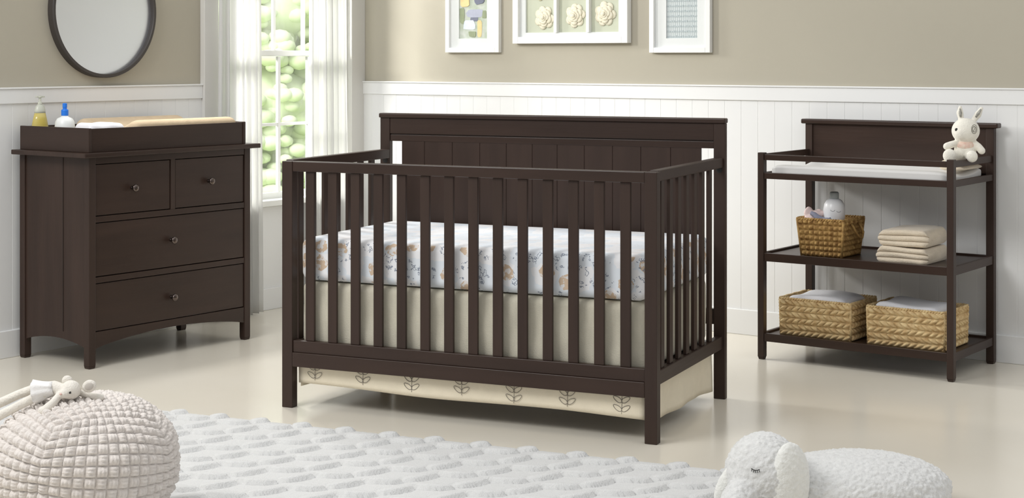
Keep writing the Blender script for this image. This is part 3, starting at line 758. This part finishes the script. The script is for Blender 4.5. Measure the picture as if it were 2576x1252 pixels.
tag(o, 'white cloth lying under the pink cloth inside the small wicker basket', 'cloth', CD(.172, .215, .486), CHG_R) if False else bpy.data.objects.remove(o)

# ------------------------------------------------------------------ plush rabbit
rb = thing('plush_rabbit', 'ivory plush rabbit in a pink bib sitting at the right end of the changing table', 'soft toy', CD(.842, .262, .9270), CHG_R+.30)
bm = BM()
ell(bm, (0, 0, .046), (.048, .040, .048)); ell(bm, (0, -.004, .070), (.036, .032, .040))
ell(bm, (.002, -.006, .130), (.0600, .054, .0560), sub=4); ell(bm, (-.010, -.030, .122), (.036, .032, .034))
capsule(bm, [(-.030, -.012, .078), (-.056, -.030, .070), (-.076, -.040, .062)], [.014, .0155, .0165])
capsule(bm, [(.032, -.006, .082), (.056, -.012, .062), (.070, -.018, .044)], [.014, .0155, .0165])
capsule(bm, [(-.024, -.025, .022), (-.050, -.060, .024)], [.022, .024]); ell(bm, (-.062, -.078, .024), (.029, .020, .030))
capsule(bm, [(.022, -.028, .022), (.030, -.062, .022)], [.022, .023]); ell(bm, (.032, -.078, .022), (.025, .018, .026))
capsule(bm, [(-.018, .004, .178), (-.023, .008, .208), (-.022, .010, .232)], [.012, .0155, .008])
capsule(bm, [(.036, .004, .176), (.054, .008, .202), (.068, .010, .228)], [.012, .0155, .008])
o = link('body', bm, PLUSHW, rb, smooth=True); remesh(o, .003, 4)
o = link('bib', ell(BM(), (0, -.0055, .066), (.0415, .0375, .030)), mat('pink_floral_bib', lin((228, 190, 174)), .95, col2=lin((238, 222, 206)), vscale=70, bump=.4, bscale=200), rb, smooth=True)
link('eye', ell(BM(), (-.034, -.0475, .136), (.0075, .005, .0075)), BLACK, rb, smooth=True)
# round stitched patch eye on the other side of the face
def face(x, z, k=1.0):
    d2 = 1-((x-.002)/.0600)**2-((z-.130)/.0560)**2
    return (x, -.006-.0545*math.sqrt(max(.02, d2))*k, z)
GT = mat('grey_thread', lin((110, 106, 96)), .8)
bm = BM()
for R in (.0155, .010): tube(bm, [face(.040+R*.72*math.cos(2*PI*i/16), .139+R*1.25*math.sin(2*PI*i/16)) for i in range(16)], .0011, 5, closed=True)
tube(bm, [face(.035, .128), face(.041, .139), face(.044, .149)], .0011, 5)
link('stitched_eye', bm, GT, rb)
for sx, x0, x1 in ((-1, -.0185, -.022), (1, .045, .066)):
    bm = BM(); z0, z1 = (.190, .226) if sx < 0 else (.190, .224)
    pts = [(x0, -.0085, z0), ((x0+x1)/2, -.0095, (z0+z1)/2), (x1, .001, z1)]
    tube(bm, pts, [.004, .007, .0035], 8)
    link('ear_lining', bm, mat('grey_floral', lin((186, 184, 176)), .95, col2=lin((120, 118, 110)), vscale=120), rb, smooth=True)

# ================================================================== RUG
def rug():
    a0, a1, b0, b1 = -1.05, 2.06, -1.95, -.268; step = .0072
    nx, ny = int((a1-a0)/step), int((b1-b0)/step)
    PX, PY = .183, .172
    def hgt(x, y):
        best = 0
        for sx in (0, .5):
            X = x/PX+sx; Y = y/PY+sx
            k = math.floor(X); fx = X-k-.5; fy = Y-math.floor(Y)-.5
            # a leaf lying slantwise in its cell
            par = 1 if (math.floor(Y) % 2) else 1
            c, s = (math.cos(.98), math.sin(.98)) if sx == 0 else (math.cos(.22), math.sin(.22))
            mx_, my_ = fx*PX, fy*PY; u = (mx_*c+my_*s)/.066; v = (-mx_*s+my_*c)/.036
            d = abs(u)**2.0+abs(v)**2
            if d < 1: best = max(best, (1-d)**.30*(.78-.42*v))
            ring = math.exp(-((d-1.15)/.22)**2)
            best = best-.35*ring if best == 0 or d > 1 else best
        return best
    bm = BM(); g = []
    for j in range(ny+1):
        y = b0+(b1-b0)*j/ny; row = []
        for i in range(nx+1):
            x = a0+(a1-a0)*i/nx
            e = min(1, min(i, nx-i, j, ny-j)/2)
            row.append(bm.verts.new((x, y, e*(.009+.0165*hgt(x, y)+.0010*mnoise.noise(Vector((x*60, y*60, 0)))))))
        g.append(row)
    for a, b_ in zip(g, g[1:]):
        for i in range(nx): bm.faces.new((a[i], a[i+1], b_[i+1], b_[i]))
    o = link('rug', bm, mat('ivory_tufted_wool', (.66, .66, .65), .98, bump=.8, bscale=240, sheen=.4, spec=.1), smooth=True)
    return tag(o, 'white rug with raised leaf-shaped relief lying in front of the crib', 'rug', (CRIB[0], CRIB[1], .0015), CRIB_R)
rug()

# ================================================================== POUF
PR, PH = .270, .398
PX_, PY_ = -1.243, 4.72
def pouf():
    t = thing('pouf', 'round grey-beige pouf of thick woven bands at the lower left', 'pouf', (PX_, PY_, 0))
    bm = BM(); NC, RES = 13, 9; n = NC*RES
    rot = rzm(.55) @ ry(.10)
    ex = 2.35
    def surf(d):
        r = (abs(d.x/PR)**ex+abs(d.y/PR)**ex)
        rr = (math.hypot(d.x, d.y)/PR)**ex+(abs(d.z)/(PH/2))**ex
        return d*(1/rr**(1/ex))
    faces6 = [((1, 0, 0), (0, 1, 0), (0, 0, 1)), ((-1, 0, 0), (0, -1, 0), (0, 0, 1)), ((0, 1, 0), (-1, 0, 0), (0, 0, 1)),
              ((0, -1, 0), (1, 0, 0), (0, 0, 1)), ((0, 0, 1), (0, 1, 0), (-1, 0, 0)), ((0, 0, -1), (0, 1, 0), (1, 0, 0))]
    for fi, (N_, U, V) in enumerate(faces6):
        N_, U, V = Vector(N_), Vector(U), Vector(V); g = []
        for j in range(n+1):
            row = []
            for i in range(n+1):
                a = math.tan((i/n-.5)*PI/2); b_ = math.tan((j/n-.5)*PI/2)
                d = (rot @ (N_+U*a+V*b_)).normalized(); p = surf(d)
                u, v = i/RES, j/RES; iu, iv = math.floor(min(u, NC-1e-6)), math.floor(min(v, NC-1e-6)); ku, kv = u-iu, v-iv
                if (iu+iv+fi) % 2: across, along = ku, kv
                else: across, along = kv, ku
                hh = (math.sin(PI*along)**.7)*(math.sin(PI*across)**.28)
                strands = .72+.28*abs(math.sin(across*PI*3))
                nv_ = mnoise.noise(Vector((iu*1.7, iv*2.3, fi*5.1)))
                p = p+d*(.0150*hh*strands*(1+.35*nv_)-.010)
                row.append(bm.verts.new(p+Vector((0, 0, PH/2))))
            g.append(row)
        for a, b_ in zip(g, g[1:]):
            for i in range(n): bm.faces.new((a[i], a[i+1], b_[i+1], b_[i]))
    bmesh.ops.remove_doubles(bm, verts=bm.verts, dist=1e-5)
    for v in bm.verts: v.co.z = max(v.co.z, .028)
    link('woven_cover', bm, mat('grey_beige_jersey', lin((218, 211, 205)), .95, var=.05, vscale=30, bump=.7, bscale=150, sheen=.2), t, smooth=True)
pouf()
# plush mouse doll lying across the pouf
M_PER = PY_/FPX
def dp(u, v, dy=0.):      # doll coordinates: metres from the doll's head, x to the right, z up
    return ((u-180)*M_PER, dy, (985-v)*M_PER)
dl = thing('plush_doll', 'off-white long-limbed plush mouse doll lying across the top of the woven pouf', 'soft toy', (-1.268, PY_-.055, .4235), 0)
DOLL = mat('oatmeal_knit', lin((222, 217, 208)), .95, var=.05, vscale=60, bump=.6, bscale=220)
bm = BM()
ell(bm, (0, 0, 0), (.029, .028, .028), sub=3); ell(bm, (-.012, -.018, -.006), (.017, .016, .015))
capsule(bm, [(-.026, .004, .000), (-.050, .010, .003), (-.078, .012, -.004)], [.018, .022, .025])
capsule(bm, [(-.078, .000, -.010), (-.105, -.005, -.022), (-.150, -.012, -.044), (-.215, -.02, -.078)], [.017, .014, .013, .014])
capsule(bm, [(-.080, .026, .000), (-.115, .032, -.003), (-.160, .036, -.020), (-.225, .040, -.050)], [.017, .014, .0135, .014])
capsule(bm, [(-.030, -.016, -.014), (-.040, -.035, -.028), (-.056, -.045, -.044)], [.011, .0115, .014]); ell(bm, (-.064, -.048, -.050), (.017, .013, .013))
capsule(bm, [(-.030, .020, -.005), (.020, .028, -.014), (.050, .026, -.022), (.080, .020, -.026)], [.011, .010, .010, .011])
o = link('body', bm, DOLL, dl, smooth=True); remesh(o, .003, 4)
link('ear', ell(BM(), (-.013, .010, .024), (.016, .008, .016), ry(-.5), 3), DOLL, dl, smooth=True)
link('ear', ell(BM(), (.052, .004, .010), (.021, .009, .018), ry(-.4), 3), DOLL, dl, smooth=True)
link('ear_lining', ell(BM(), (.053, -.0035, .011), (.013, .003, .011), ry(-.4), 3), mat('ear_grey', lin((190, 184, 176)), .9), dl, smooth=True)
link('eye', ell(BM(), (.005, -.0275, -.002), (.0034, .003, .0034), sub=2), BLACK, dl, smooth=True)
link('nose', ell(BM(), (-.020, -.0335, -.005), (.004, .003, .003), sub=2), mat('pink_nose', lin((214, 180, 172)), .8), dl, smooth=True)
bm = BM(); rot = ry(.45)
for i in range(20):
    pass
lathe(bm, [(.020, 0), (.023, .012), (.028, .028), (.036, .046), (.041, .056)], 28, Matrix.Translation((-.050, .006, .004)) @ ry(-PI/2-.22) @ Matrix.Diagonal((.85, 1, 1, 1)), cap=False)
for v in bm.verts:
    v.co += Vector((0, .003*math.sin(v.co.z*300), .002*math.sin(v.co.y*260)))
o = link('skirt', bm, mat('pale_grey_linen', lin((230, 228, 226)), .95, bump=.4, bscale=200), dl, smooth=True); cloth(o, .002)

# ================================================================== PLUSH ELEPHANT on the floor
EY = 4.88; EP = EY/FPX
el = thing('plush_elephant', 'large fluffy grey-white sleeping elephant floor cushion at the lower right', 'soft toy', (.98, EY, 0), 0)
FUR = mat('fluffy_grey_white', lin((216, 216, 214)), .98, var=.06, vscale=70, bump=1., bscale=110, sheen=.6, spec=.1)
FURB = mat('fluffy_white_edge', lin((230, 230, 225)), .98, var=.04, vscale=70, bump=.8, bscale=130, sheen=.6, spec=.1)
bm = BM()
ell(bm, (-.225, -.02, .128), (.118, .126, .128), sub=4)
ell(bm, (.075, .08, .075), (.285, .200, .098), sub=4)
ell(bm, (.19, .09, .060), (.170, .190, .078), sub=4)
capsule(bm, [(-.30, -.10, .09), (-.345, -.17, .06), (-.36, -.26, .045), (-.32, -.33, .04)], [.055, .045, .038, .034])
for v in bm.verts: v.co.z = max(v.co.z, .004)
o = link('body', bm, FUR, el, smooth=True); remesh(o, .0045, 6, .012, .012)
bm = BM()
ell(bm, (0, 0, 0), (.072, .036, .130), None, 4)
for v in bm.verts:
    v.co.x += .010*math.sin(v.co.z*14)
bmesh.ops.transform(bm, matrix=Matrix.Translation((-.162, -.098, .116)) @ rzm(.55) @ ry(-.12), verts=bm.verts)
for v in bm.verts: v.co.z = max(v.co.z, .004)
o = link('ear', bm, FURB, el, smooth=True); remesh(o, .005, 5, .006, .010)
bm = BM(); ell(bm, (0, 0, 0), (.045, .022, .085), None, 3)
bmesh.ops.transform(bm, matrix=Matrix.Translation((-.325, -.030, .095)) @ ry(.42), verts=bm.verts)
o = link('ear', bm, FURB, el, smooth=True); remesh(o, .005, 5, .004, .010)
# closed eye: a lid line with lashes, stitched on the face
def efc(x, z):
    s = 1-((x+.225)/.118)**2-((z-.128)/.128)**2
    return Vector((x, -.02-.130*math.sqrt(max(.05, s))-.0035, z))
bm = BM(); ex0, ez0 = -.268, .176
tube(bm, [efc(ex0-.0115+.023*k/6, ez0-.0035*math.sin(PI*k/6)) for k in range(7)], .0012, 6)
for k in range(5):
    x = ex0-.0095+.019*k/4; z = ez0-.0035*math.sin(PI*(k+.4)/4.8)
    tube(bm, [efc(x, z), efc(x+(k-2)*.0008, z-.0068)], .0011, 6)
link('closed_eye', bm, THREADB, el)
